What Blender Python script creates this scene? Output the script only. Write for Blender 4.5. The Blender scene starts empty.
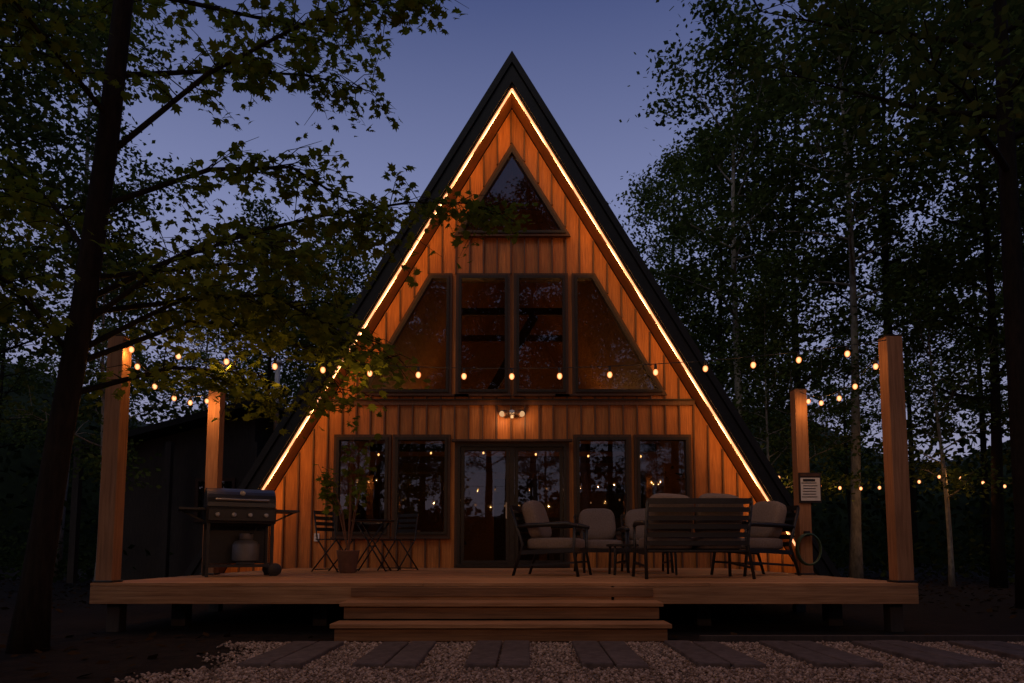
import bpy, bmesh, math, random
import numpy as np
from mathutils import Vector, Matrix
random.seed(7); np.random.seed(7)
scn=bpy.context.scene
col=scn.collection
# ---------------------------------------------------------------- materials
def newmat(name):
    m=bpy.data.materials.new(name); m.use_nodes=True
    nt=m.node_tree; nt.nodes.clear()
    out=nt.nodes.new('ShaderNodeOutputMaterial')
    return m,nt,out
def N(nt,t,**kw):
    n=nt.nodes.new(t)
    for k,v in kw.items(): setattr(n,k,v)
    return n
def mat_noise(name,c1,c2,scale=5,stretch=(1,1,1),rough=.6,metal=0,bump=.2,detail=6,board=None,boardvar=.35,bumpscale=None,spec=.5):
    m,nt,out=newmat(name); L=nt.links.new
    tc=N(nt,'ShaderNodeTexCoord'); mp=N(nt,'ShaderNodeMapping'); mp.inputs['Scale'].default_value=stretch
    L(tc.outputs['Object'],mp.inputs['Vector'])
    no=N(nt,'ShaderNodeTexNoise'); no.inputs['Scale'].default_value=scale; no.inputs['Detail'].default_value=detail
    no.inputs['Roughness'].default_value=.65
    L(mp.outputs[0],no.inputs['Vector'])
    cr=N(nt,'ShaderNodeValToRGB'); cr.color_ramp.elements[0].position=.3; cr.color_ramp.elements[1].position=.7
    cr.color_ramp.elements[0].color=(*c1,1); cr.color_ramp.elements[1].color=(*c2,1)
    L(no.outputs['Fac'],cr.inputs[0])
    colout=cr.outputs[0]
    n2=N(nt,'ShaderNodeTexNoise'); n2.inputs['Scale'].default_value=.9; n2.inputs['Detail'].default_value=3
    L(tc.outputs['Object'],n2.inputs['Vector'])
    mr=N(nt,'ShaderNodeMapRange'); mr.inputs['From Min'].default_value=.3; mr.inputs['From Max'].default_value=.7
    mr.inputs['To Min'].default_value=.75; mr.inputs['To Max'].default_value=1.2
    L(n2.outputs['Fac'],mr.inputs['Value'])
    vm=N(nt,'ShaderNodeVectorMath',operation='SCALE'); L(colout,vm.inputs[0]); L(mr.outputs[0],vm.inputs['Scale'])
    colout=vm.outputs[0]
    if board:
        ax,w,off=board
        sx=N(nt,'ShaderNodeSeparateXYZ'); L(tc.outputs['Object'],sx.inputs[0])
        a=N(nt,'ShaderNodeMath',operation='ADD'); L(sx.outputs[ax],a.inputs[0]); a.inputs[1].default_value=off
        d=N(nt,'ShaderNodeMath',operation='DIVIDE'); L(a.outputs[0],d.inputs[0]); d.inputs[1].default_value=w
        f=N(nt,'ShaderNodeMath',operation='FLOOR'); L(d.outputs[0],f.inputs[0])
        wn=N(nt,'ShaderNodeTexWhiteNoise',noise_dimensions='1D'); L(f.outputs[0],wn.inputs['W'])
        m2=N(nt,'ShaderNodeMapRange'); m2.inputs['To Min'].default_value=1-boardvar; m2.inputs['To Max'].default_value=1+boardvar
        L(wn.outputs['Value'],m2.inputs['Value'])
        v2=N(nt,'ShaderNodeVectorMath',operation='SCALE'); L(colout,v2.inputs[0]); L(m2.outputs[0],v2.inputs['Scale'])
        colout=v2.outputs[0]
    b=N(nt,'ShaderNodeBsdfPrincipled'); b.inputs['Roughness'].default_value=rough; b.inputs['Metallic'].default_value=metal
    b.inputs['Specular IOR Level'].default_value=spec
    L(colout,b.inputs['Base Color'])
    if bump:
        bp=N(nt,'ShaderNodeBump'); bp.inputs['Strength'].default_value=bump; bp.inputs['Distance'].default_value=.01
        if bumpscale:
            n3=N(nt,'ShaderNodeTexNoise'); n3.inputs['Scale'].default_value=bumpscale; n3.inputs['Detail'].default_value=5
            L(tc.outputs['Object'],n3.inputs['Vector']); L(n3.outputs['Fac'],bp.inputs['Height'])
        else: L(no.outputs['Fac'],bp.inputs['Height'])
        L(bp.outputs[0],b.inputs['Normal'])
    L(b.outputs[0],out.inputs[0]); return m
def mat_emit(name,c,s,sampling=None):
    m,nt,out=newmat(name); e=N(nt,'ShaderNodeEmission'); e.inputs[0].default_value=(*c,1); e.inputs[1].default_value=s
    nt.links.new(e.outputs[0],out.inputs[0])
    if sampling: m.cycles.emission_sampling=sampling
    return m
def mat_glass(name,tint=(.66,.58,.5),boost=1.1):
    m,nt,out=newmat(name); L=nt.links.new
    fr=N(nt,'ShaderNodeFresnel'); fr.inputs[0].default_value=1.5
    mu=N(nt,'ShaderNodeMath',operation='MULTIPLY_ADD'); mu.inputs[1].default_value=boost; mu.inputs[2].default_value=.055; mu.use_clamp=True
    L(fr.outputs[0],mu.inputs[0])
    t=N(nt,'ShaderNodeBsdfTransparent'); t.inputs[0].default_value=(*tint,1)
    g=N(nt,'ShaderNodeBsdfGlossy'); g.inputs['Roughness'].default_value=.012
    no=N(nt,'ShaderNodeTexNoise'); no.inputs['Scale'].default_value=1.1; no.inputs['Detail'].default_value=1
    tc=N(nt,'ShaderNodeTexCoord'); L(tc.outputs['Object'],no.inputs['Vector'])
    bp=N(nt,'ShaderNodeBump'); bp.inputs['Strength'].default_value=.08; bp.inputs['Distance'].default_value=.02
    L(no.outputs['Fac'],bp.inputs['Height']); L(bp.outputs[0],g.inputs['Normal'])
    mx=N(nt,'ShaderNodeMixShader'); L(mu.outputs[0],mx.inputs[0]); L(t.outputs[0],mx.inputs[1]); L(g.outputs[0],mx.inputs[2])
    L(mx.outputs[0],out.inputs[0]); return m
def mat_leaf(name,c1,c2,trans=.4):
    m,nt,out=newmat(name); L=nt.links.new
    ge=N(nt,'ShaderNodeNewGeometry')
    tc=N(nt,'ShaderNodeTexCoord'); no=N(nt,'ShaderNodeTexNoise'); no.inputs['Scale'].default_value=.8; no.inputs['Detail'].default_value=2
    L(tc.outputs['Object'],no.inputs['Vector'])
    av=N(nt,'ShaderNodeMath',operation='MULTIPLY_ADD'); L(ge.outputs['Random Per Island'],av.inputs[0]); av.inputs[1].default_value=.6
    s=N(nt,'ShaderNodeMath',operation='MULTIPLY_ADD'); L(no.outputs['Fac'],s.inputs[0]); s.inputs[1].default_value=1.4; s.inputs[2].default_value=-.5
    L(s.outputs[0],av.inputs[2])
    cr=N(nt,'ShaderNodeValToRGB'); cr.color_ramp.elements[0].color=(*c1,1); cr.color_ramp.elements[1].color=(*c2,1)
    L(av.outputs[0],cr.inputs[0])
    b=N(nt,'ShaderNodeBsdfDiffuse')
    L(cr.outputs[0],b.inputs['Color'])
    t=N(nt,'ShaderNodeBsdfTranslucent'); L(cr.outputs[0],t.inputs[0])
    mx=N(nt,'ShaderNodeMixShader'); mx.inputs[0].default_value=trans
    L(b.outputs[0],mx.inputs[1]); L(t.outputs[0],mx.inputs[2]); L(mx.outputs[0],out.inputs[0]); return m

M={}
M['siding']=mat_noise('cedar_siding',(.25,.074,.013),(.50,.175,.036),scale=6,stretch=(9,9,.5),rough=.5,bump=.4,board=(0,.25,5.02),boardvar=.26,spec=.35)
M['batten']=mat_noise('cedar_batten',(.055,.018,.005),(.13,.045,.011),scale=7,stretch=(9,9,.7),rough=.55,bump=.3)
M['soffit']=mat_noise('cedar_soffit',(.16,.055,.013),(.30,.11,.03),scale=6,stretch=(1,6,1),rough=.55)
M['roof']=mat_noise('charcoal_roof',(.006,.005,.005),(.014,.012,.011),scale=20,rough=.6,bump=.1,spec=.25)
M['frame']=mat_noise('bronze_frame',(.012,.008,.006),(.026,.017,.011),scale=15,rough=.45,bump=.05,spec=.3)
M['casing']=mat_noise('dark_casing',(.035,.015,.008),(.075,.032,.015),scale=8,stretch=(3,3,1),rough=.55,spec=.3)
M['glass']=mat_glass('window_glass')
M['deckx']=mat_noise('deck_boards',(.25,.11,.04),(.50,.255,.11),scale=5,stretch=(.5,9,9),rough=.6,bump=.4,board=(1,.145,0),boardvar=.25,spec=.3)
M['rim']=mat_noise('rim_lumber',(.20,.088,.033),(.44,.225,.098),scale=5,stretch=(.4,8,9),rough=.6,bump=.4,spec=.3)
M['riser_shaded']=mat_noise('shaded_riser_lumber',(.11,.05,.02),(.26,.125,.052),scale=5,stretch=(.4,8,9),rough=.6,bump=.4,spec=.3)  # rim lumber darkened: shade of the step faces put into the colour
M['post']=mat_noise('post_lumber',(.22,.095,.038),(.41,.195,.085),scale=5,stretch=(9,9,.5),rough=.65,bump=.4,spec=.3)
M['black']=mat_noise('black_metal',(.01,.01,.01),(.022,.02,.02),scale=30,rough=.4,metal=.3,bump=.05)
M['hood']=mat_noise('enamel_hood',(.012,.012,.013),(.02,.02,.022),scale=10,rough=.3,bump=.02)
M['steel']=mat_noise('brushed_steel',(.25,.24,.23),(.38,.37,.35),scale=20,stretch=(1,1,12),rough=.4,metal=.9,bump=.05)
M['cushion']=mat_noise('grey_cushion',(.12,.088,.07),(.20,.155,.125),scale=60,rough=.9,bump=.4)
M['tank']=mat_noise('tank_paint',(.09,.085,.08),(.15,.14,.13),scale=6,rough=.45,bump=.05)
M['white']=mat_noise('white_paint',(.5,.48,.44),(.65,.62,.58),scale=6,rough=.5,bump=.05)
M['bark']=mat_noise('bark',(.007,.005,.004),(.022,.016,.011),scale=7,stretch=(4,4,.8),rough=.9,bump=.9,spec=.1)
M['barkl']=mat_noise('pale_bark',(.10,.085,.065),(.34,.30,.24),scale=5,stretch=(3,3,1),rough=.9,bump=.7)
M['soil']=mat_noise('forest_floor',(.006,.0045,.0035),(.022,.015,.010),scale=7,rough=.95,bump=.8,bumpscale=30,spec=.1)
M['gravelbed']=mat_noise('gravel_bed',(.12,.092,.07),(.27,.21,.165),scale=45,rough=.9,bump=1,bumpscale=70)
M['paver']=mat_noise('paver_stone',(.055,.043,.038),(.13,.103,.092),scale=14,rough=.85,bump=.6,spec=.2)
M['terracotta']=mat_noise('pot_clay',(.10,.045,.025),(.16,.075,.045),scale=14,rough=.85,bump=.2)
M['inwall']=mat_noise('interior_pine',(.18,.09,.033),(.32,.17,.07),scale=4,stretch=(6,.6,6),rough=.6)
M['shed']=mat_noise('shed_boards',(.02,.014,.01),(.045,.032,.022),scale=5,stretch=(6,6,.7),rough=.8)
M['cable']=mat_noise('black_cable',(.01,.01,.01),(.015,.015,.015),scale=5,rough=.6,bump=0)
M['hose']=mat_noise('garden_hose',(.02,.05,.02),(.03,.07,.03),scale=5,rough=.4,bump=0)
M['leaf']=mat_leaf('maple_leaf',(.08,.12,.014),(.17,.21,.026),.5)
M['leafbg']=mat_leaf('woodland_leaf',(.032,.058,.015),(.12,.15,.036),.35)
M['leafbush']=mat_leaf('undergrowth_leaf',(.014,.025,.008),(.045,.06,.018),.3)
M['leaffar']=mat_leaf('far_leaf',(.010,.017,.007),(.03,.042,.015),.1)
M['led']=mat_emit('led_diffuser',(1.9,.76,.33),1,'NONE')
M['ledtape']=mat_emit('led_tape',(1,.42,.11),42)
M['bulbin']=mat_emit('indoor_bulb',(1,.5,.18),4,'NONE')
M['lens']=mat_emit('flood_lens',(1,.55,.26),.7,'NONE')
M['lamp']=mat_emit('hidden_lamp_glow',(1,.46,.14),34)
m,nt,out=newmat('bulb_glow'); L=nt.links.new
lw=N(nt,'ShaderNodeLayerWeight'); lw.inputs[0].default_value=.45
cr=N(nt,'ShaderNodeValToRGB'); cr.color_ramp.elements[0].position=.12; cr.color_ramp.elements[0].color=(1,.55,.24,1); cr.color_ramp.elements[1].position=.6; cr.color_ramp.elements[1].color=(.65,.11,.01,1)
e=N(nt,'ShaderNodeEmission'); e.inputs[1].default_value=1.8
L(lw.outputs['Facing'],cr.inputs[0]); L(cr.outputs[0],e.inputs[0]); L(e.outputs[0],out.inputs[0]); m.cycles.emission_sampling='NONE'; M['bulb']=m
# ---------------------------------------------------------------- mesh builder
class MB:
    def __init__(s): s.v=[];s.f=[];s.m=[];s.sm=[];s.mats=[]
    def mi(s,k):
        if k not in s.mats: s.mats.append(k)
        return s.mats.index(k)
    def add(s,vs,fs,k,smooth=False,xf=None):
        o=len(s.v); mi=s.mi(k)
        for p in vs:
            p=Vector(p)
            if xf is not None: p=xf@p
            s.v.append(tuple(p))
        for f in fs: s.f.append([i+o for i in f]); s.m.append(mi); s.sm.append(smooth)
    def box(s,c,d,k,rot=None,xf=None):
        R=Matrix.Identity(3) if rot is None else Matrix.Rotation(rot[1],3,rot[0])
        hx,hy,hz=d[0]/2,d[1]/2,d[2]/2
        vs=[Vector(c)+R@Vector((a*hx,b*hy,e*hz)) for a in(-1,1) for b in(-1,1) for e in(-1,1)]
        s.add(vs,[(0,1,3,2),(4,6,7,5),(0,4,5,1),(2,3,7,6),(0,2,6,4),(1,5,7,3)],k,False,xf)
    def beam(s,p0,p1,w,h,k,xf=None):
        p0=Vector(p0);p1=Vector(p1); d=(p1-p0).normalized()
        up=Vector((0,0,1)) if abs(d.z)<.95 else Vector((0,1,0))
        a=d.cross(up).normalized(); b=a.cross(d)
        vs=[p+a*i*w/2+b*j*h/2 for p in(p0,p1) for i,j in((-1,-1),(1,-1),(1,1),(-1,1))]
        s.add(vs,[(3,2,1,0),(4,5,6,7),(0,1,5,4),(1,2,6,5),(2,3,7,6),(3,0,4,7)],k,False,xf)
    def tube(s,pts,r,k,seg=8,xf=None,cap=True):
        pts=[Vector(p) for p in pts]; n=len(pts); rs=r if isinstance(r,(list,tuple)) else [r]*n
        vs=[];fs=[]
        ref=None
        for i,p in enumerate(pts):
            d=(pts[min(i+1,n-1)]-pts[max(i-1,0)]).normalized()
            if ref is None:
                ref=Vector((0,0,1)) if abs(d.z)<.9 else Vector((1,0,0))
            a=d.cross(ref).normalized(); b=a.cross(d).normalized(); ref=b
            for j in range(seg):
                t=2*math.pi*j/seg; vs.append(p+(a*math.cos(t)+b*math.sin(t))*rs[i])
        for i in range(n-1):
            for j in range(seg):
                j2=(j+1)%seg; fs.append((i*seg+j,i*seg+j2,(i+1)*seg+j2,(i+1)*seg+j))
        if cap: fs.append(tuple(range(seg))[::-1]); fs.append(tuple((n-1)*seg+j for j in range(seg)))
        s.add(vs,fs,k,True,xf)
    def ell(s,c,r,k,e=1.0,nu=20,nv=12,xf=None):
        f=lambda w:math.copysign(abs(w)**e,w); vs=[];fs=[]
        for i in range(nv+1):
            ph=-math.pi/2+math.pi*i/nv
            for j in range(nu):
                th=2*math.pi*j/nu
                vs.append((c[0]+r[0]*f(math.cos(ph))*f(math.cos(th)),c[1]+r[1]*f(math.cos(ph))*f(math.sin(th)),c[2]+r[2]*f(math.sin(ph))))
        for i in range(nv):
            for j in range(nu):
                j2=(j+1)%nu; fs.append((i*nu+j,i*nu+j2,(i+1)*nu+j2,(i+1)*nu+j))
        s.add(vs,fs,k,True,xf)
    def prism(s,poly,y0,y1,k,xf=None):
        n=len(poly); vs=[(x,y0,z) for x,z in poly]+[(x,y1,z) for x,z in poly]
        fs=[tuple(range(n)),tuple(range(2*n-1,n-1,-1))]+[(i,i+n,(i+1)%n+n,(i+1)%n) for i in range(n)]
        s.add(vs,fs,k,False,xf)
    def ring(s,outer,inner,y0,y1,k):
        n=len(outer); vs=[(x,y0,z) for x,z in outer]+[(x,y0,z) for x,z in inner]+[(x,y1,z) for x,z in outer]+[(x,y1,z) for x,z in inner]
        fs=[]
        for i in range(n):
            j=(i+1)%n
            fs+=[(i,j,n+j,n+i),(2*n+i,3*n+i,3*n+j,2*n+j),(i,2*n+i,2*n+j,j),(n+i,n+j,3*n+j,3*n+i)]
        s.add(vs,fs,k)
    def build(s,name,parent=None,loc=(0,0,0),rz=0,bevel=0,fix=True):
        me=bpy.data.meshes.new(name); me.from_pydata(s.v,[],s.f)
        for k in s.mats: me.materials.append(M[k])
        me.polygons.foreach_set('material_index',s.m); me.polygons.foreach_set('use_smooth',s.sm)
        if fix:
            bm=bmesh.new(); bm.from_mesh(me); bmesh.ops.recalc_face_normals(bm,faces=bm.faces); bm.to_mesh(me); bm.free()
        me.update()
        o=bpy.data.objects.new(name,me); col.objects.link(o); o.location=loc; o.rotation_euler=(0,0,rz)
        if parent: o.parent=parent
        if bevel:
            b=o.modifiers.new('bevel','BEVEL'); b.width=bevel; b.segments=2; b.limit_method='ANGLE'; b.angle_limit=math.radians(40)
        return o
def empty(name,loc=(0,0,0)):
    o=bpy.data.objects.new(name,None); o.location=loc; o.empty_display_size=.3; col.objects.link(o); return o
def inset(poly,w):
    n=len(poly); cx=sum(p[0] for p in poly)/n; cz=sum(p[1] for p in poly)/n; lines=[]
    for i in range(n):
        a=Vector(poly[i]);b=Vector(poly[(i+1)%n]); d=(b-a).normalized(); nn=Vector((-d.y,d.x))
        if nn.dot(Vector((cx,cz))-a)<0: nn=-nn
        lines.append((a+nn*w,d))
    res=[]
    for i in range(n):
        p,d=lines[i-1]; q,e=lines[i]
        den=d.x*e.y-d.y*e.x; t=((q.x-p.x)*e.y-(q.y-p.y)*e.x)/den
        res.append(tuple(p+d*t))
    return res
# ---------------------------------------------------------------- ground
DK=.45
g=MB(); g.add([(-400,-400,0),(400,-400,0),(400,400,0),(-400,400,0)],[(0,1,2,3)],'soil'); g.build('ground')
g=MB()
pts=[(-2.15,5.52)]
for i in range(24):
    yy=5.5-i*.5; pts.append((-2.0+.14*math.sin(i*1.7)+.25*(i>1)*math.sin(i*.6),yy))
pts+=[(9,-6.1),(9,5.52)]
g.add([(x,y,.006) for x,y in pts],[tuple(range(len(pts)))],'gravelbed'); g.build('gravel_path')
def fast_mesh(name,verts,nper,mats):
    nv=len(verts); nf=nv//nper
    me=bpy.data.meshes.new(name); me.vertices.add(nv); me.vertices.foreach_set('co',verts.astype(np.float32).ravel())
    me.loops.add(nv); me.loops.foreach_set('vertex_index',np.arange(nv,dtype=np.int32))
    me.polygons.add(nf); me.polygons.foreach_set('loop_start',np.arange(0,nv,nper,dtype=np.int32))
    for k in mats: me.materials.append(M[k])
    me.update(calc_edges=True); return me
rng=np.random.default_rng(3)
n=48000
xs=rng.uniform(-2.25,5.6,n); ys=3.1+ (5.49-3.1)*rng.random(n)
edge=-2.0+.15*np.sin(ys*3.1)+.1*np.sin(ys*9)
keep=(xs>edge+rng.normal(0,.10,n))
xs=xs[keep];ys=ys[keep];n=len(xs)
base=np.array([(1,0,0),(0,1,0),(-1,0,0),(0,-1,0),(0,0,1),(0,0,-1)],float)
r=rng.uniform(.007,.018,n)
V=base[None]*r[:,None,None]*rng.uniform(.6,1.3,(n,6,3)); V[:,:,2]*=.7
ang=rng.uniform(0,6.28,n); c,s_=np.cos(ang)[:,None],np.sin(ang)[:,None]
X=V[:,:,0]*c-V[:,:,1]*s_; Y=V[:,:,0]*s_+V[:,:,1]*c
tl=rng.uniform(-.6,.6,n)[:,None]; Z=V[:,:,2]*np.cos(tl)+X*np.sin(tl)
V=np.stack([X+xs[:,None],Y+ys[:,None],Z+.010+rng.uniform(0,.008,n)[:,None]],-1).reshape(-1,3)
tri=np.array([(0,1,4),(1,2,4),(2,3,4),(3,0,4),(1,0,5),(2,1,5),(3,2,5),(0,3,5)])
F=(np.arange(n)[:,None,None]*6+tri[None]).reshape(-1)
me=bpy.data.meshes.new('gravel'); me.vertices.add(len(V)); me.vertices.foreach_set('co',V.astype(np.float32).ravel())
me.loops.add(len(F)); me.loops.foreach_set('vertex_index',F.astype(np.int32)); me.polygons.add(len(F)//3)
me.polygons.foreach_set('loop_start',np.arange(0,len(F),3,dtype=np.int32)); me.update(calc_edges=True)
m,nt,out=newmat('gravel_stones'); L=nt.links.new
ge=N(nt,'ShaderNodeNewGeometry'); cr=N(nt,'ShaderNodeValToRGB'); e=cr.color_ramp.elements
e[0].color=(.12,.086,.062,1); e[1].color=(.5,.385,.295,1); x=e.new(.5); x.color=(.28,.205,.155,1)
b=N(nt,'ShaderNodeBsdfDiffuse')
L(ge.outputs['Random Per Island'],cr.inputs[0]); L(cr.outputs[0],b.inputs['Color']); L(b.outputs[0],out.inputs[0])
me.materials.append(m); o=bpy.data.objects.new('gravel',me); col.objects.link(o)
for i,cx in enumerate([-1.5,-.79,-.08,.65,1.37,2.1,2.83,3.55,4.28,5.0]):
    p=MB(); a=random.uniform(-.03,.03)
    for sx in(-1,1):
        zt=random.uniform(0,.008); dy=random.uniform(-.04,.04)
        p.box((sx*.105,dy,.018+zt),(.195,1.10+random.uniform(-.05,.03),.045),'paver')
    p.build('stepping_stone',loc=(cx,4.83,0),rz=a,bevel=.010)
e_=MB(); e_.box((5.2,5.53,.02),(7.4,.05,.09),'shed'); e_.build('path_edging',bevel=.004)
# ---------------------------------------------------------------- deck
deck=empty('wooden_deck')
XL,XR=-3.79,3.65
d=MB(); y=6.18; 
while y<11.90:
    nj=[XL,random.uniform(-1.5,-.5),random.uniform(1,2.2),XR] if random.random()<.5 else [XL,random.uniform(-.3,.8),XR]
    for a,b2 in zip(nj[:-1],nj[1:]):
        d.box(((a+b2)/2,y+.0675,DK-.014+random.uniform(-.0015,.0015)),(b2-a-.004,.138,.028),'deckx')
    y+=.145
d.build('deck_boards',deck,bevel=.003)
d=MB()
d.box(((XL+.9)/2,6.185,DK-.03-.078),(.9-XL-.02,.038,.155),'rim'); d.box(((.905+XR)/2,6.186,DK-.03-.078),(XR-.905-.02,.038,.155),'rim')
for x in(XL+.039,XR-.039): d.box((x,9.09,DK-.11),(.038,5.7,.155),'rim')
for i in range(1,12): d.box((XL+i*(XR-XL)/12,9.07,DK-.12),(.038,5.6,.15),'shed')
for x in(-3.3,-1.9,0,1.9,3.2):
    for yy in(6.9,9.4): d.box((x,yy,.12),(.14,.14,.24),'shed')
d.build('deck_frame',deck,bevel=.004)
st=MB(); W=2.74; SX=-.09
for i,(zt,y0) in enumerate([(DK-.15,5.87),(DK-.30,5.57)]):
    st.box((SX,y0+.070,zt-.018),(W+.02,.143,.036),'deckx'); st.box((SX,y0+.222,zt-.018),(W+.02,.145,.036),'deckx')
    st.box((SX,y0+.055,zt-.042-.052),(W-.04,.036,.100),'riser_shaded')
    for x in(-W/2+.05,W/2-.05,0): st.box((SX+x,y0+.18,(zt-.037)/2),(.036,.20,zt-.04),'riser_shaded')
st.box((SX,6.158,DK-.034-.045),(W-.04,.012,.085),'riser_shaded')
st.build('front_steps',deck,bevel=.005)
posts=[(-3.70,6.30),(3.57,6.30),(-3.69,8.4),(3.58,8.4)]
for i,(x,yy) in enumerate(posts):
    p=MB(); p.box((x,yy,1.595),(.15,.15,2.29),'post'); p.box((x,yy,2.746),(.158,.158,.012),'shed')
    p.box((x,yy,DK+.012),(.18,.18,.02),'black'); p.box((x+(.06 if x<0 else -.06),yy+.06,.22),(.12,.12,.44),'shed'); p.build('added_light_post',bevel=.007)
# ---------------------------------------------------------------- cabin
cab=empty('a_frame_cabin'); SL=1.70; ZA=DK+8.5
half=lambda z:(ZA-z)/SL
vo=.55
r=MB()
r.prism([(-(ZA+vo)/SL,0),(0,ZA+vo),((ZA+vo)/SL,0),(ZA/SL,0),(0,ZA),(-ZA/SL,0)],11.4,21.2,'roof')
r.build('roof',cab)
r=MB()
def chev(o0,o1,y0,y1,k,zb=.02):
    a,b2=ZA+o0,ZA+o1
    return [(-(b2-zb)/SL,zb),(0,b2),((b2-zb)/SL,zb),((a-zb)/SL,zb),(0,a),(-(a-zb)/SL,zb)],y0,y1,k
r.prism(*chev(.05,.36,11.365,11.397,'roof')); r.prism(*chev(.40,.60,11.33,11.397,'roof')); r.build('rake_fascia',cab)
r=MB(); r.prism(*chev(-.03,-.004,11.43,11.96,'soffit')); r.build('soffit',cab)
r=MB(); r.prism(*chev(-.05,-.004,12.1,21.0,'inwall')); r.build('interior_lining',cab)
l=MB(); o_=-.075; zb=.62
for sgn in(-1,1):
    npt=30; pp=[]
    for i in range(npt+1):
        t=i/npt; z=(ZA+o_)*(1-t)+zb*t; pp.append((sgn*(ZA+o_-z)/SL+(.006*math.sin(i*2.3+sgn) if 0<i<npt else 0),11.40,z))
    l.tube(pp,.018,'led',seg=8)
    l.add([(0,11.422,ZA+o_+.012),(sgn*(ZA+o_+.012-zb)/SL,11.422,zb),(sgn*(ZA+o_-.025-zb)/SL,11.422,zb),(0,11.422,ZA+o_-.025)],[(0,1,2,3)],'ledtape')
l.build('led_rope_light',cab,fix=False)
def rect(x0,x1,z0,z1): return [(x0,z0),(x1,z0),(x1,z1),(x0,z1)]
wins=[('lower_window',rect(-3.10,-2.19,1.03,2.75)),('lower_window',rect(-2.06,-1.14,1.03,2.75)),
      ('lower_window',rect(1.14,2.06,1.03,2.75)),('lower_window',rect(2.21,3.12,1.03,2.75)),
      ('sliding_door',rect(-.96,.96,.46,2.63)),
      ('upper_window',rect(-.96,-.08,3.56,5.70)),('upper_window',rect(.08,.96,3.56,5.70)),
      ('trapezoid_window',[(-2.68,3.56),(-1.13,3.56),(-1.13,5.70),(-1.47,5.70)]),
      ('trapezoid_window',[(1.13,3.56),(2.68,3.56),(1.47,5.70),(1.13,5.70)]),
      ('gable_window',[(-.98,6.50),(.98,6.50),(0,8.14)])]
cu=bpy.data.curves.new('wall','CURVE'); cu.dimensions='2D'; cu.fill_mode='BOTH'; cu.extrude=.05
def spl(poly):
    sp=cu.splines.new('POLY'); sp.points.add(len(poly)-1)
    for p,q in zip(sp.points,poly): p.co=(q[0],q[1],0,1)
    sp.use_cyclic_u=True
spl([(-half(.02)+.02,.02),(half(.02)-.02,.02),(0,ZA-.035)])
for nme,p in wins: spl(inset(p,.04))
to=bpy.data.objects.new('tmp',cu); col.objects.link(to); bpy.context.view_layer.update()
me=bpy.data.meshes.new_from_object(to.evaluated_get(bpy.context.evaluated_depsgraph_get())); bpy.data.objects.remove(to)
me.transform(Matrix.Translation((0,12.06,0))@Matrix.Rotation(math.pi/2,4,'X')); me.materials.clear(); me.materials.append(M['siding'])
for p in me.polygons: p.use_smooth=False
wall=bpy.data.objects.new('front_wall',me); col.objects.link(wall); wall.parent=cab
def span(poly,x):
    zs=[]
    n=len(poly)
    for i in range(n):
        (x0,z0),(x1,z1)=poly[i],poly[(i+1)%n]
        if (x0-x)*(x1-x)<0: zs.append(z0+(z1-z0)*(x-x0)/(x1-x0))
    return (min(zs),max(zs)) if len(zs)>1 else None
b=MB()
outers=[inset(p,-.05) for _,p in wins]
k=-20
while k<=20:
    x=k*.25-.02; k+=1
    top=ZA-abs(x)*SL-.06
    if top<.2: continue
    cuts=[]
    for p in outers:
        for xx in(x-.021,x+.021):
            s=span(p,xx)
            if s: cuts.append((s[0],s[1]))
    cuts.append((3.33,3.42)); cuts.sort(); z=.05
    for a,c2 in cuts+[(top,top)]:
        if a-z>.03: b.box((x,11.992,(z+min(a,top))/2),(.028,.048,min(a,top)-z),'batten')
        z=max(z,c2)
b.build('siding_battens',cab,bevel=.003)
b=MB()
hw=half(3.37)-.03
b.box((0,11.985,3.375),(2*hw,.05,.085),'batten'); b.box((0,11.965,3.425),(2*hw,.09,.018),'frame')
b.box((0,11.99,.12),(2*half(.2)-.1,.04,.2),'batten')
b.build('horizontal_trim',cab)
for i,(nme,p) in enumerate(wins):
    b=MB()
    b.ring(outers[i],p,11.955,12.02,'casing')
    b.ring(p,inset(p,.05),11.93,12.05,'frame')
    if nme=='sliding_door':
        b.box((0,11.985,1.545),(.09,.05,2.06),'frame')
        for sx in(-1,1):
            rr=rect(min(sx*.05,sx*.9),max(sx*.05,sx*.9),.52,2.575)
            b.ring(rr,inset(rr,.06),11.96 if sx<0 else 11.99,12.0 if sx<0 else 12.03,'frame')
        b.box((-.10,11.935,1.45),(.025,.03,.28),'steel')
        b.box((0,11.90,.49),(1.95,.12,.05),'frame')
        b.box((0,11.90,2.68),(2.12,.10,.04),'casing')
    else:
        b.box((sum(q[0] for q in p)/len(p),11.94,min(q[1] for q in p)-.06),(max(q[0] for q in p)-min(q[0] for q in p)+.12,.08,.03),'casing')
    b.build(nme+'_frame',cab)
    b=MB(); ip=inset(p,.045); b.add([(x,12.01,z) for x,z in ip],[tuple(range(len(ip)))],'glass'); b.build(nme+'_glass',cab,fix=False)
b=MB()
b.box((0,16.5,.44),(9.6,8.8,.06),'inwall')
b.box((0,16.6,3.25),(6.6,8.6,.14),'inwall'); b.box((0,20.95,4.4),(9.5,.06,8.6),'inwall')
for yy in(13.5,15.5,17.5): b.box((0,yy,6.3),(3.0,.10,.16),'casing'); b.box((0,yy,3.1),(6.6,.12,.16),'casing')
b.beam((-.9,14.6,3.4),(.5,14.6,5.9),.06,.2,'casing')
b.box((-1.7,13.2,.90),(1.6,.6,.06),'casing'); b.box((-1.7,13.2,.66),(1.5,.5,.42),'frame')
b.box((1.7,14.2,.75),(1.9,.85,.45),'cushion'); b.box((1.7,14.6,1.15),(1.9,.2,.6),'cushion')
b.box((.1,15.2,1.4),(1.0,.06,1.9),'casing')
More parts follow.
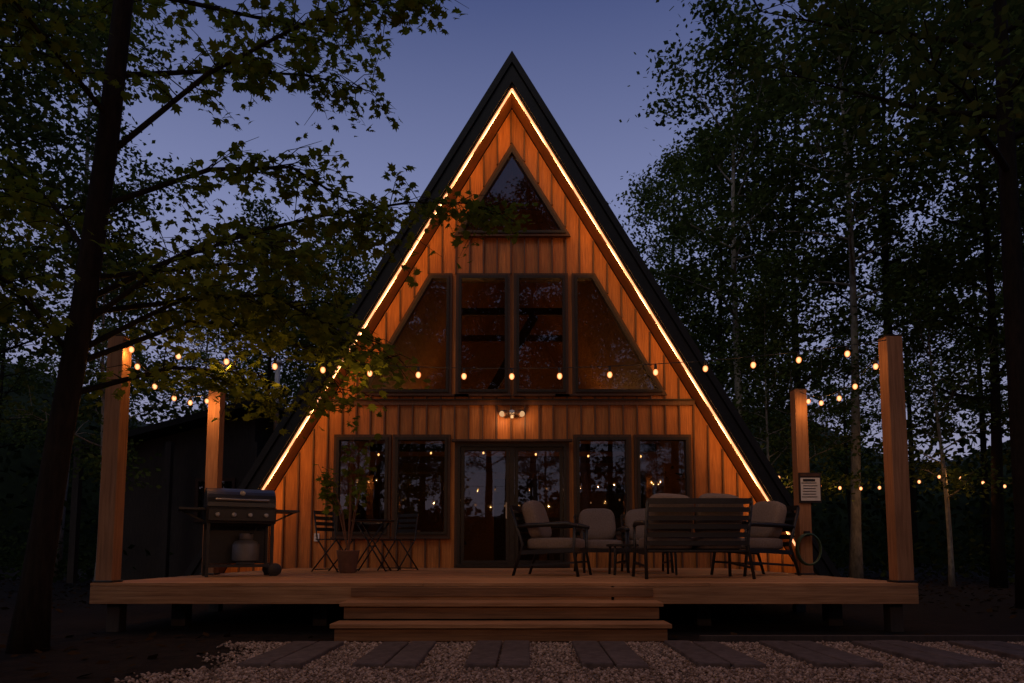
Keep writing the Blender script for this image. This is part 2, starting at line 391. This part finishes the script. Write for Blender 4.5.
b.box((-2.6,17.5,1.6),(1.6,.5,2.2),'casing'); b.box((3.0,18.2,1.5),(.9,.5,2.0),'frame')
b.build('interior',cab)
b=MB(); b.box((-1.86,12.55,1.02),(.36,.2,.2),'white'); b.build('white_lamp_box',cab,bevel=.02)  # plain white box standing in for the lit paper lamp inside
b=MB()
for i in range(6): 
    x=-2.8+i*1.1; b.ell((x,14.2,2.76+.04*math.sin(i)),(.02,.02,.026),'bulbin',nu=6,nv=4); 
b.tube([(-3.2,14.2,2.85),(0,14.2,2.80),(3.2,14.2,2.85)],.004,'cable',seg=5)
b.build('indoor_string_lights',cab)
for x,yy,z in((-1.2,17.0,3.95),(1.5,17.6,3.95),(.1,15.6,1.35)):  # unseen lamps added to warm the rooms behind the windows
    b=MB(); b.tube([(x,yy,z-.10),(x,yy,z+.10)],[.13,.10],'lamp',seg=10); zb=3.33 if z>3 else .48
    b.tube([(x,yy,zb),(x,yy,z-.1)],.012,'black',seg=6); b.build('hidden_indoor_lamp',cab)
b=MB(); b.tube([(0,11.98,3.18),(0,11.93,3.18)],.06,'white',seg=16)
for sg in(-1,1):
    b.tube([(0,11.93,3.18),(sg*.07,11.88,3.17)],.018,'white')
    b.tube([(sg*.06,11.90,3.18),(sg*.10,11.86,3.17),(sg*.17,11.80,3.14)],[.03,.045,.065],'casing',seg=14)
    b.ell((sg*.172,11.795,3.137),(.052,.05,.052),'lens',nu=12,nv=8)
b.box((0,11.9,3.10),(.05,.06,.05),'white')
fl=b.build('flood_light',cab)
for sg in(-1,1):
    l=bpy.data.lights.new('flood_bulb','POINT'); l.energy=3.5; l.color=(1,.5,.2); l.shadow_soft_size=.01
    lo=bpy.data.objects.new('flood_bulb',l); lo.location=(sg*.19,11.72,3.07); col.objects.link(lo); lo.parent=fl
b=MB(); b.box((-3.42,11.985,.98),(.09,.03,.14),'white'); b.box((-3.42,11.967,1.01),(.04,.012,.03),'steel'); b.box((-3.42,11.967,.95),(.04,.012,.03),'steel'); b.build('wall_outlet',cab,bevel=.004)
# ---------------------------------------------------------------- string lights
def string(p0,p1,sag,nb,name='string_lights',start=.5,br=.025,watt=2.4,every=1):
    p0=Vector(p0);p1=Vector(p1); m=MB(); pts=[]; ls=[]
    f=lambda t:p0.lerp(p1,t)-Vector((0,0,4*sag*t*(1-t)))
    m.tube([f(i/24) for i in range(25)],.004,'cable',seg=5)
    for i in range(nb):
        t=(i+start)/nb; q=f(t)+Vector((random.uniform(-.015,.015),random.uniform(-.01,.01),0))
        m.tube([q,q-Vector((0,0,.055))],[.011,.015],'cable',seg=8)
        c=q-Vector((0,0,.055+br*.9))
        m.ell(c,(br,br,br*1.25),'bulb',nu=12,nv=8)
        if i%every==0: ls.append(c-Vector((0,0,br*1.25+.006)))
    o=m.build(name)
    for c in ls:
        l=bpy.data.lights.new('bulb_light','POINT'); l.energy=watt*every; l.color=(1,.44,.13); l.shadow_soft_size=.004
        lo=bpy.data.objects.new('bulb_light',l); lo.location=c; col.objects.link(lo); lo.parent=o
    return o
string((-3.63,6.23,2.70),(3.50,6.23,2.70),.27,16,start=0.17)
string((-3.70,6.38,2.70),(-3.69,8.32,2.70),.22,5,watt=4.5)
string((3.57,6.38,2.70),(3.58,8.32,2.70),.22,5)
string((5.3,14,2.4),(9.2,14.3,2.45),.3,9,br=.032,every=3); string((9.2,14.3,2.45),(13.5,15,2.5),.3,8,br=.032,every=3)
for x in(-4.2,4.2):  # unseen posts behind the camera, added to carry the fill string
    p=MB(); p.box((x,-1.0,1.4),(.16,.16,2.8),'post'); p.build('added_light_post')
string((-4.2,-1.0,2.75),(4.2,-1.0,2.75),.25,16,br=.032,watt=10,every=2)  # unseen string, added for warm light on the front
# ---------------------------------------------------------------- furniture
def seat(m,w,depth=.68,cush=1):
    h=w/2
    for sx in(-1,1):
        x=sx*(h-.025)
        m.tube([(x*1.03,-depth/2-.03,0),(x,-depth/2+.02,.30),(x,-depth/2+.01,.58)],.018,'black')
        m.tube([(x*1.03,depth/2+.07,0),(x,depth/2-.05,.36),(x,depth/2+.10,.80)],.018,'black')
        m.tube([(x,-depth/2-.02,.57),(x,-depth/2+.10,.60),(x,depth/2-.1,.585),(x,depth/2+.02,.57)],[.022,.03,.026,.02],'black')
        m.beam((x,-depth/2+.02,.30),(x,depth/2-.02,.27),.03,.05,'black')
        m.beam((x,-depth/2,.16),(x,depth/2,.12),.02,.025,'black')
    m.beam((-h,-depth/2+.02,.30),(h,-depth/2+.02,.30),.03,.06,'black')
    m.box((0,0,.29),(w-.06,depth-.08,.02),'black')
    for i in range(6):
        t=i/5; yy=depth/2-.04+.14*t; z=.37+.43*t
        m.beam((-h+.02,yy,z),(h-.02,yy,z),.022,.05 if i<5 else .06,'black')
    cw=(w-.08)/cush
    for i in range(cush):
        cx=-w/2+.04+cw*(i+.5)
        m.ell((cx,-.03,.37),(cw/2*.98,depth/2-.03,.075),'cushion',e=.38,nu=32,nv=16)
        xf=Matrix.Translation((cx,depth/2-.13,.655))@Matrix.Rotation(-.30,4,'X')@Matrix.Rotation(random.uniform(-.08,.08),4,'Y')
        m.ell((0,0,0),(cw/2*.95,.095,.24),'cushion',e=.5,nu=32,nv=18,xf=xf)
def chair(name,w,loc,rz,cush=1):
    m=MB(); seat(m,w,cush=cush); return m.build(name,loc=loc,rz=rz)
chair('outdoor_armchair',.64,(.50,8.15,DK),math.radians(70))
chair('outdoor_armchair',.62,(1.22,9.45,DK),math.radians(4))
chair('outdoor_armchair',.62,(1.86,9.5,DK),math.radians(-3))
chair('outdoor_loveseat',1.12,(1.93,7.45,DK),math.radians(180),2)
chair('outdoor_armchair',.64,(2.88,8.2,DK),math.radians(-70))
m=MB(); m.box((0,0,.36),(.8,.5,.03),'black')
for sx in(-1,1):
    for sy in(-1,1): m.tube([(sx*.37,sy*.22,0),(sx*.36,sy*.21,.35)],.016,'black')
m.build('coffee_table',loc=(1.6,8.45,DK),bevel=.004)
m=MB()
m.tube([(0,0,.715),(0,0,.735)],.31,'black',seg=32)
for sx in(-1,1):
    m.tube([(sx*.24,-.2,0),(-sx*.2,-.2,.71)],.011,'black'); m.tube([(sx*.24,.2,0),(-sx*.2,.2,.71)],.011,'black')
    m.tube([(sx*.24,-.2,.02),(sx*.24,.2,.02)],.009,'black')
m.tube([(0,-.2,.36),(0,.2,.36)],.008,'black')
m.build('bistro_table',loc=(-2.02,9.9,DK))
def folding(loc,rz):
    m=MB()
    for sx in(-1,1):
        x=sx*.19
        m.tube([(x,-.24,0),(x,.16,.46),(x,.23,.86)],.011,'black'); m.tube([(x*.9,.27,0),(x*.9,-.18,.45)],.011,'black')
    for i in range(6): m.box((0,-.17+i*.065,.455),(.38,.05,.014),'black')
    for z in(.60,.68,.76,.84): m.box((0,.175+(z-.46)*.17,z),(.37,.012,.05),'black')
    m.tube([(-.19,-.2,.04),(.19,-.2,.04)],.008,'black'); m.tube([(-.17,.25,.03),(.17,.25,.03)],.008,'black')
    return m.build('bistro_chair',loc=loc,rz=rz)
folding((-2.52,9.75,DK),math.radians(62)); folding((-1.72,10.35,DK),math.radians(-30))
# grill
m=MB()
for sx in(-1,1):
    for sy in(-1,1): m.beam((sx*.34,sy*.22,0),(sx*.34,sy*.22,.70),.035,.035,'black')
m.box((0,0,.12),(.68,.46,.03),'black'); m.box((0,0,.60),(.70,.05,.04),'black')
m.box((0,.225,.40),(.66,.012,.52),'black')
prof=[(-.27,.60),(.27,.60),(.29,.78),(-.29,.78)]
xf=Matrix.Rotation(math.pi/2,4,'Z')
m.prism(prof,-.37,.37,'black',xf=xf)
hp=[(-.285,.785)]+[(-.285*math.cos(t),.785+.225*math.sin(t)**.8) for t in np.linspace(.15,math.pi-.15,14)]+[(.285,.785)]
m.prism(hp,-.365,.365,'hood',xf=xf)
m.tube([(-.28,-.33,.86),(.28,-.33,.86)],.014,'steel'); 
for sx in(-1,1): m.tube([(sx*.26,-.33,.86),(sx*.26,-.26,.87)],.009,'steel')
m.box((0,-.305,.69),(.70,.05,.13),'black')
for i in range(4): m.tube([(-.26+i*.17,-.33,.69),(-.26+i*.17,-.365,.69)],.024,'steel',seg=14)
for sx in(-1,1): m.box((sx*.51,-.02,.755),(.26,.44,.025),'black'); m.beam((sx*.36,0,.62),(sx*.60,0,.74),.02,.02,'black')
for sy in(-1,1): m.tube([(.38,sy*.22-.02,.075),(.38,sy*.22+.02,.075)],.075,'black',seg=20)
m.tube([(.08,-.03,.14),(.08,-.03,.16),(.08,-.03,.18),(.08,-.03,.36),(.08,-.03,.40),(.08,-.03,.425)],[.10,.10,.148,.15,.12,.05],'tank',seg=20)
m.tube([(.08,-.03,.42),(.08,-.03,.49)],[.075,.08],'tank',seg=16)
m.tube([(.08,-.03,.47),(.15,-.15,.50),(.2,-.1,.60)],.008,'cable')
m.tube([(0,-.29,.94),(0,-.30,.94)],.03,'steel',seg=14)
m.build('gas_grill',loc=(-3.18,7.95,DK),rz=math.radians(28),bevel=.004)
m=MB(); m.box((3.64,8.305,1.51),(.27,.018,.37),'frame'); m.box((3.64,8.293,1.49),(.235,.01,.28),'white'); m.box((3.64,8.293,1.665),(.235,.01,.035),'casing')
for i in range(7): m.box((3.64+random.uniform(-.02,.0),8.286,1.60-i*.034),(.14+.05*random.random(),.003,.009 if i else .03),'black')
m.build('information_sign')
m=MB()
m.box((3.58,8.30,.95),(.06,.05,.06),'black')
for j in range(5):
    R=.17+.012*random.random(); yy=8.29-.014*j
    m.tube([(3.58+R*math.cos(t)*.8,yy,.76+R*math.sin(t)*1.05) for t in np.linspace(0,2*math.pi,28)],.009,'hose',seg=6,cap=False)
m.build('coiled_hose')
sh=empty('shed')
m=MB(); m.prism([(-9.4,0),(-5.9,0),(-5.9,3.9),(-9.4,3.0)],15.5,19,'shed'); m.build('shed_walls',sh)
m=MB(); m.beam((-9.9,17.1,2.98),(-5.5,17.1,4.15),4.2,.14,'roof'); m.build('shed_roof',sh)
m=MB(); m.ring(rect(-7.2,-6.3,1.4,2.4),inset(rect(-7.2,-6.3,1.4,2.4),.07),15.44,15.52,'casing'); m.box((-6.75,15.47,1.9),(.8,.01,.85),'glass'); m.build('shed_window',sh)
for x in(-9.6,-7.6,-5.7): 
    m=MB(); m.box((x,15.0,1.6),(.14,.14,3.1),'shed'); m.build('porch_post',sh)
m=MB(); m.tube([(-5.6,16,3.5),(-5.6,16,5.2)],.06,'white',seg=12); m.tube([(-5.6,16,5.2),(-5.6,16,5.28)],.10,'white',seg=12); m.build('vent_pipe',sh)
# ---------------------------------------------------------------- trees
def rnd(a,b): return rng.uniform(a,b)
def leaf_quads(P,size,up=.5):
    n=len(P); nrm=rng.normal(0,1,(n,3)); nrm[:,2]=np.abs(nrm[:,2])+up; nrm/=np.linalg.norm(nrm,axis=1)[:,None]
    t=rng.normal(0,1,(n,3)); t-=nrm*(t*nrm).sum(1)[:,None]; t/=np.linalg.norm(t,axis=1)[:,None]
    b=np.cross(nrm,t); s=size*rng.uniform(.65,1.3,n)[:,None]
    q=np.stack([P-t*s*.5,P+b*s*.32-t*s*.02,P+t*s*.5,P-b*s*.32+t*s*.02],1)
    return q.reshape(-1,3)
def leaf_maple(P,size,up=.9):
    n=len(P); nrm=rng.normal(0,1,(n,3)); nrm[:,2]=np.abs(nrm[:,2])+up; nrm/=np.linalg.norm(nrm,axis=1)[:,None]
    t=rng.normal(0,1,(n,3)); t[:,2]-=.6; t-=nrm*(t*nrm).sum(1)[:,None]; t/=np.linalg.norm(t,axis=1)[:,None]
    b=np.cross(nrm,t); s=size*rng.uniform(.6,1.25,n)
    sh=np.array([(0,-.35),(.22,-.30),(.30,-.12),(.52,.02),(.24,.08),(.34,.36),(.12,.26),(0,.60),(-.12,.26),(-.34,.36),(-.24,.08),(-.52,.02),(-.30,-.12),(-.22,-.30)])
    q=P[:,None]+s[:,None,None]*(b[:,None]*sh[None,:,0,None]+t[:,None]*sh[None,:,1,None]-nrm[:,None]*(np.abs(sh[:,0])**2*.6)[None,:,None])
    return q.reshape(-1,3),len(sh)
def combine(name,wood,barkk,leafv,nper,leafk):
    wv=np.array(wood.v,dtype=np.float32).reshape(-1,3); nw=len(wv)
    wl=[];ls=[];c=0
    for f in wood.f: ls.append(c); wl+=f; c+=len(f)
    nl=len(leafv)
    V=np.concatenate([wv,leafv.astype(np.float32)]); LI=np.concatenate([np.array(wl,dtype=np.int32),np.arange(nw,nw+nl,dtype=np.int32)])
    LS=np.concatenate([np.array(ls,dtype=np.int32),np.arange(c,c+nl,nper,dtype=np.int32)])
    me=bpy.data.meshes.new(name); me.vertices.add(len(V)); me.vertices.foreach_set('co',V.ravel())
    me.loops.add(len(LI)); me.loops.foreach_set('vertex_index',LI); me.polygons.add(len(LS)); me.polygons.foreach_set('loop_start',LS)
    mi=np.zeros(len(LS),dtype=np.int32); mi[len(ls):]=1; me.polygons.foreach_set('material_index',mi)
    sm=np.zeros(len(LS),dtype=bool); sm[:len(ls)]=True; me.polygons.foreach_set('use_smooth',sm)
    me.materials.append(M[barkk]); me.materials.append(M[leafk]); me.update(calc_edges=True); return me
def tree_mesh(name,H,tr,cs,cr,nl,lpc,ls,bark='bark',leafk='leafbg',spread=.36):
    w=MB(); ph=rnd(0,6); lean=rnd(-.03,.03),rnd(-.03,.03)
    tp=lambda t:Vector((math.sin(ph+t*4)*.22*t+lean[0]*H*t,math.cos(ph*2+t*3.3)*.22*t+lean[1]*H*t,H*t))
    w.tube([tp(i/12) for i in range(13)],[tr*(1.35 if i==0 else 1)*(1-i/12*.9) for i in range(13)],'bark',seg=9)
    cl=[];az=rnd(0,6)
    for i in range(nl):
        t=cs+(0.98-cs)*(i+.5*rnd(0,1))/nl; az+=2.4+rnd(-.4,.4); u=(t-cs)/(1-cs)
        Ln=cr*(.55+.75*math.sin(math.pi*min(1,u*.85+.15)))*(1.05-u*.55)*rnd(.6,1.25)
        el=rnd(.15,.55)+u*.5
        p=tp(t); dirv=Vector((math.cos(az)*math.cos(el),math.sin(az)*math.cos(el),math.sin(el))); pts=[p.copy()]
        ns=5
        for k in range(ns):
            dirv=(dirv+Vector((rnd(-.22,.22),rnd(-.22,.22),rnd(-.12,.16)))).normalized(); p=p+dirv*Ln/ns; pts.append(p.copy())
        r0=tr*(1-t*.85)*.5
        w.tube(pts,[max(.008,r0*(1-k/ns*.85)) for k in range(ns+1)],'bark',seg=5,cap=False)
        for k in range(2,ns+1):
            for q in range(2 if k<ns else 3):
                d2=(dirv*.4+Vector((rnd(-1,1),rnd(-1,1),rnd(-.3,.7)))).normalized(); l2=Ln*rnd(.15,.34)
                e=pts[k]+d2*l2; w.tube([pts[k],pts[k]+d2*l2*.5+Vector((0,0,.05)),e],[max(.006,r0*.25),.006,.004],'bark',seg=4,cap=False)
                cl.append((e,rnd(.6,1.25)))
    P=[]
    for c,s in cl:
        n=int(lpc*s*s); q=rng.normal(0,1,(n,3))*np.array([spread,spread,spread*.42])*s; q[:,2]-=.3*(q[:,0]**2+q[:,1]**2); P.append(q+np.array(c))
    P=np.concatenate(P); return combine(name,w,bark,leaf_quads(P,ls),4,leafk)
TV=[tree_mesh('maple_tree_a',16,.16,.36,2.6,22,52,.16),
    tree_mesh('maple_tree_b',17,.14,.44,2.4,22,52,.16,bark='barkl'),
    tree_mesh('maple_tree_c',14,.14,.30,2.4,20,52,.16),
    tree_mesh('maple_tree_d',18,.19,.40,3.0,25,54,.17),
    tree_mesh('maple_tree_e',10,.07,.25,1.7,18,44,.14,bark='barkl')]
def put(v,x,y,s=1,rz=None,parent=None,name='maple_tree'):
    o=bpy.data.objects.new(name,TV[v]); o.location=(x,y,-.05); o.scale=(s,s,s*rnd(.93,1.07)); o.rotation_euler=(0,0,rnd(0,6.28) if rz is None else rz)
    col.objects.link(o); 
    if parent: o.parent=parent
    return o
for v,x,y,s in [(1,6.3,18.5,.98),(0,8.6,20,1.0),(3,10.8,19,.95),(1,8.0,16,.92),(4,6.6,15.5,.8),(2,9.9,14,.9),(3,13,16,1.05),(0,12.0,12.5,1.0),(4,12,9.5,1.0),(1,15,13,1.1),(0,16,18,1.1),(2,7.2,23,1.05),(4,5.6,21,.95),(3,6.4,27,.95),
                (3,-13,13,1.0),(0,-10.5,12,.95),(2,-8.2,22,.85),(4,-6.6,24,1.0),(1,-12,18,.95),(2,-8.6,9.8,.8),(3,-10.5,7,.9),(0,-15,9,1.1),(4,-7.0,11.6,.7),(2,-5.6,21,.75)]:
    put(v,x,y,s,name=['maple_tree','birch_tree','maple_tree','oak_tree','birch_tree'][v])
dt=empty('distant_trees')
for i in range(70):
    a=2*math.pi*i/70+rnd(-.05,.05); R=rnd(24,40); x=R*math.sin(a); y=6+R*math.cos(a)
    put(int(rng.integers(0,4)),x,y,rnd(.75,1.0),parent=dt,name='woodland_tree')
for i in range(17):
    a=math.pi*(.72+.56*i/16)+rnd(-.06,.06); R=rnd(9,14); put([0,1,3][i%3],R*math.sin(a),R*math.cos(a)-1,rnd(1.0,1.3),parent=dt,name='woodland_tree')
tm=tree_mesh('oak_tree_f',15,.17,.42,3.2,24,50,.14)
TV.append(tm); put(5,6.75,8.9,1.0,rz=2.0,name='oak_tree')
put(4,5.3,14.08,.62,rz=1,name='birch_tree'); put(4,9.2,14.4,.8,rz=2,name='birch_tree'); put(4,13.5,15.1,.9,rz=3,name='birch_tree')
P=[]
for i in range(560):
    a=rnd(0,2*math.pi); R=rnd(14,36); x=R*math.sin(a); y=6+R*math.cos(a)
    if abs(x)<6.2 and y>9 and y<23: continue
    n=int(rnd(60,150)); s=rnd(.5,1.4); q=rng.normal(0,1,(n,3))*np.array([s,s,s*.75]); q[:,2]=np.abs(q[:,2])+.05; P.append(q+np.array([x,y,0]))
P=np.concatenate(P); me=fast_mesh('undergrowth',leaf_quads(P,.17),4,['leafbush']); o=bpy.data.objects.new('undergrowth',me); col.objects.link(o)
# wooded hillside round the clearing, lower on the approach side
na=240; hv=[];hf=[]
def hgt(a):
    k=.5+.5*math.cos(a); k=min(1,max(.5,k*1.5))
    return (12.5+2.6*math.sin(a*7)+1.6*math.sin(a*17+1))*k
for i in range(na):
    a=2*math.pi*i/na
    for R,z in((46,-.2),(50,.45*hgt(a)),(56,.8*hgt(a)),(66,hgt(a)),(120,hgt(a)*.9)): hv.append((R*math.sin(a),6+R*math.cos(a),z))
for i in range(na):
    j=(i+1)%na
    for k in range(4): hf.append((i*5+k,j*5+k,j*5+k+1,i*5+k+1))
M['hillm']=mat_noise('wooded_hill',(.006,.010,.005),(.02,.03,.013),scale=1.2,rough=.95,bump=.6,spec=.1)
g=MB(); g.add(hv,hf,'hillm',True); g.build('wooded_hill')
n=42000; a=rng.uniform(0,2*math.pi,n); R=rng.uniform(39,50,n); hz=np.array([hgt(q) for q in a])+1.5*np.sin(a*41)
P=np.stack([R*np.sin(a),6+R*np.cos(a),hz*rng.random(n)],1)
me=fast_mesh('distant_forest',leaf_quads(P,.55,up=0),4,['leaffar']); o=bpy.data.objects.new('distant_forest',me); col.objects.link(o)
n=9000; P=np.stack([rng.uniform(-14,14,n),rng.uniform(1.5,20,n),rng.uniform(.005,.03,n)],1)
P=P[~((P[:,0]>-2.2)&(P[:,1]<5.6)&(rng.random(len(P))>.02))]; P=P[~((np.abs(P[:,0])<5.4)&(P[:,1]>6.0))]
M['litter']=mat_leaf('leaf_litter',(.02,.012,.006),(.055,.032,.014),.1)
me=fast_mesh('leaf_litter',leaf_quads(P,.09,up=2.5),4,['litter']); o=bpy.data.objects.new('leaf_litter',me); col.objects.link(o)
# near maple
w=MB()
trunk=[(-3.56,5.1,-.05),(-3.54,5.12,.5),(-3.46,5.15,1.5),(-3.36,5.2,2.6),(-3.27,5.25,4),(-3.22,5.3,5.5),(-3.12,5.3,7),(-3.0,5.3,9.5)]
w.tube(trunk,[.14,.10,.09,.085,.08,.07,.055,.03],'bark',seg=14)
limbs=[[(-3.36,5.2,2.3),(-2.8,5.6,2.85),(-2.2,6.0,3.05),(-1.75,6.2,2.85),(-1.5,6.3,2.55)],
 [(-3.34,5.2,2.7),(-2.7,5.9,3.5),(-1.9,6.6,4.1),(-1.1,7.0,4.45),(-.5,7.2,4.55),(-.15,7.3,4.45)],
 [(-3.28,5.25,3.9),(-2.6,5.5,4.8),(-1.9,5.7,5.4),(-1.3,5.9,5.8),(-.85,6.0,6.0)],
 [(-3.24,5.25,4.6),(-2.7,6.0,5.2),(-2.1,6.6,5.6),(-1.5,7.0,5.7)],
 [(-3.3,5.25,2.9),(-2.9,6.4,3.5),(-2.4,7.3,3.9),(-1.9,8.0,3.9)],
 [(-3.3,5.2,3.0),(-3.9,5.5,3.7),(-4.6,6.0,4.0),(-5.2,6.4,4.1)],
 [(-3.4,5.2,1.95),(-3.0,5.9,2.35),(-2.7,6.4,2.45),(-2.35,6.7,2.3)],
 [(-3.37,5.2,2.2),(-2.9,6.0,2.8),(-2.5,6.6,2.95),(-2.0,7.0,2.75),(-1.8,7.1,2.4)],
 [(-3.35,5.2,2.5),(-2.8,5.4,3.1),(-2.3,5.6,3.4),(-1.8,5.8,3.3)],
 [(-3.3,5.2,2.6),(-2.8,6.2,3.1),(-2.3,7.0,3.3),(-1.7,7.5,3.2),(-1.4,7.7,2.9)],
 [(-3.22,5.3,5.2),(-3.6,6,6.0),(-4.3,6.5,6.5)],
 [(-3.18,5.3,5.8),(-2.5,5.9,6.5),(-1.8,6.4,7.0),(-1.3,6.6,7.2)],
 [(-3.24,5.25,4.2),(-3.6,4.6,4.7),(-3.9,4.3,4.9)],
 [(-3.38,5.2,2.2),(-3.7,4.9,2.7),(-4.1,4.9,2.9),(-4.5,5.0,2.8)],
 [(-3.26,5.25,3.5),(-2.6,5.6,4.0),(-2.0,5.9,4.2),(-1.5,6.2,4.0),(-1.2,6.3,3.8)],
 [(-3.2,5.3,5.4),(-2.4,6.5,6.1),(-1.7,7.4,6.6)]]
P=[]
for L_ in limbs:
    pts=[Vector(p) for p in L_]; n=len(pts); w.tube(pts,[.024*(1-i/(n-1)*.85) for i in range(n)],'bark',seg=7,cap=False)
    tot=n*11
    for k in range(tot):
        t=(0.15+.85*(k+rnd(0,1))/tot)*(n-1); i=min(int(t),n-2); p=pts[i].lerp(pts[i+1],t-i); d0=(pts[i+1]-pts[i]).normalized()
        d=(d0*.5+Vector((rnd(-1,1),rnd(-1,1),rnd(-.45,.35)))).normalized(); ln=rnd(.2,.62)
        m1=p+d*ln*.5+Vector((0,0,.03)); e2=p+d*ln+Vector((0,0,-.06))
        w.tube([p,m1,e2],[.006,.004,.002],'bark',seg=4,cap=False)
        nn=int(rnd(7,15))
        for q in range(nn):
            u=rnd(.25,1.05); b0=p.lerp(e2,u); P.append((b0.x+rnd(-.1,.1),b0.y+rnd(-.1,.1),b0.z+rnd(-.11,.05)))
lv,npn=leaf_maple(np.array(P),.10)
me=combine('maple_tree_near',w,'bark',lv,npn,'leaf'); o=bpy.data.objects.new('maple_tree',me); col.objects.link(o)
m=MB(); m.tube([(0,0,0),(0,0,.02),(0,0,.28),(0,0,.30)],[.10,.11,.15,.155],'terracotta',seg=20); m.tube([(0,0,.25),(0,0,.27)],.13,'soil',seg=16)
P=[]
for i in range(11):
    a=rnd(0,6.28); e=Vector((math.cos(a)*rnd(.15,.45),math.sin(a)*rnd(.1,.3),rnd(1.1,2.0))); m.tube([(0,0,.25),(e.x*.3,e.y*.3,.8),tuple(e)],[.008,.006,.003],'bark',seg=5,cap=False)
    for q in range(15): u=rnd(.5,1.05); P.append((e.x*u+rnd(-.09,.09),e.y*u+rnd(-.09,.09),.3+(e.z-.3)*u+rnd(-.08,.05)))
lv,npn=leaf_maple(np.array(P),.13)
me=combine('potted_sapling',m,'terracotta',lv,npn,'leaf'); o=bpy.data.objects.new('potted_plant',me); o.location=(-2.20,9.2,DK); col.objects.link(o)
# ---------------------------------------------------------------- world / light / camera
wd=bpy.data.worlds.new('World'); scn.world=wd; wd.use_nodes=True; nt=wd.node_tree; nt.nodes.clear(); L=nt.links.new
out=N(nt,'ShaderNodeOutputWorld'); bg=N(nt,'ShaderNodeBackground'); tc=N(nt,'ShaderNodeTexCoord'); sx=N(nt,'ShaderNodeSeparateXYZ')
L(tc.outputs['Generated'],sx.inputs[0]); cr=N(nt,'ShaderNodeValToRGB'); e=cr.color_ramp.elements
e[0].position=0; e[0].color=(.28,.27,.38,1); e[1].position=1; e[1].color=(.03,.042,.115,1)
x=e.new(.44); x.color=(.20,.23,.42,1); x=e.new(.66); x.color=(.060,.082,.21,1)
L(sx.outputs['Z'],cr.inputs[0])
sky=N(nt,'ShaderNodeTexSky',sky_type='NISHITA'); sky.sun_disc=False; sky.sun_elevation=math.radians(1); sky.sun_rotation=math.radians(200)
va=N(nt,'ShaderNodeVectorMath',operation='SCALE'); va.inputs['Scale'].default_value=.008; L(sky.outputs[0],va.inputs[0])
ad=N(nt,'ShaderNodeVectorMath',operation='ADD'); L(cr.outputs[0],ad.inputs[0]); L(va.outputs[0],ad.inputs[1])
L(ad.outputs[0],bg.inputs[0]); bg.inputs[1].default_value=1; L(bg.outputs[0],out.inputs[0])
sl=bpy.data.lights.new('dusk_sun','SUN'); sl.energy=.40; sl.angle=math.radians(40); sl.color=(1,.90,.72)
so=bpy.data.objects.new('dusk_sun',sl); col.objects.link(so); so.rotation_euler=(math.radians(48),0,math.radians(-25))
cd=bpy.data.cameras.new('camera'); cam=bpy.data.objects.new('camera',cd); col.objects.link(cam); scn.camera=cam
cd.lens=24; cd.sensor_width=36; cd.clip_end=1500; cd.clip_start=.05; cd.shift_y=.147
cam.location=(0,0,.73); cam.rotation_euler=(math.radians(95),0,0)
scn.view_settings.view_transform='Standard'; scn.view_settings.look='None'; scn.view_settings.exposure=0
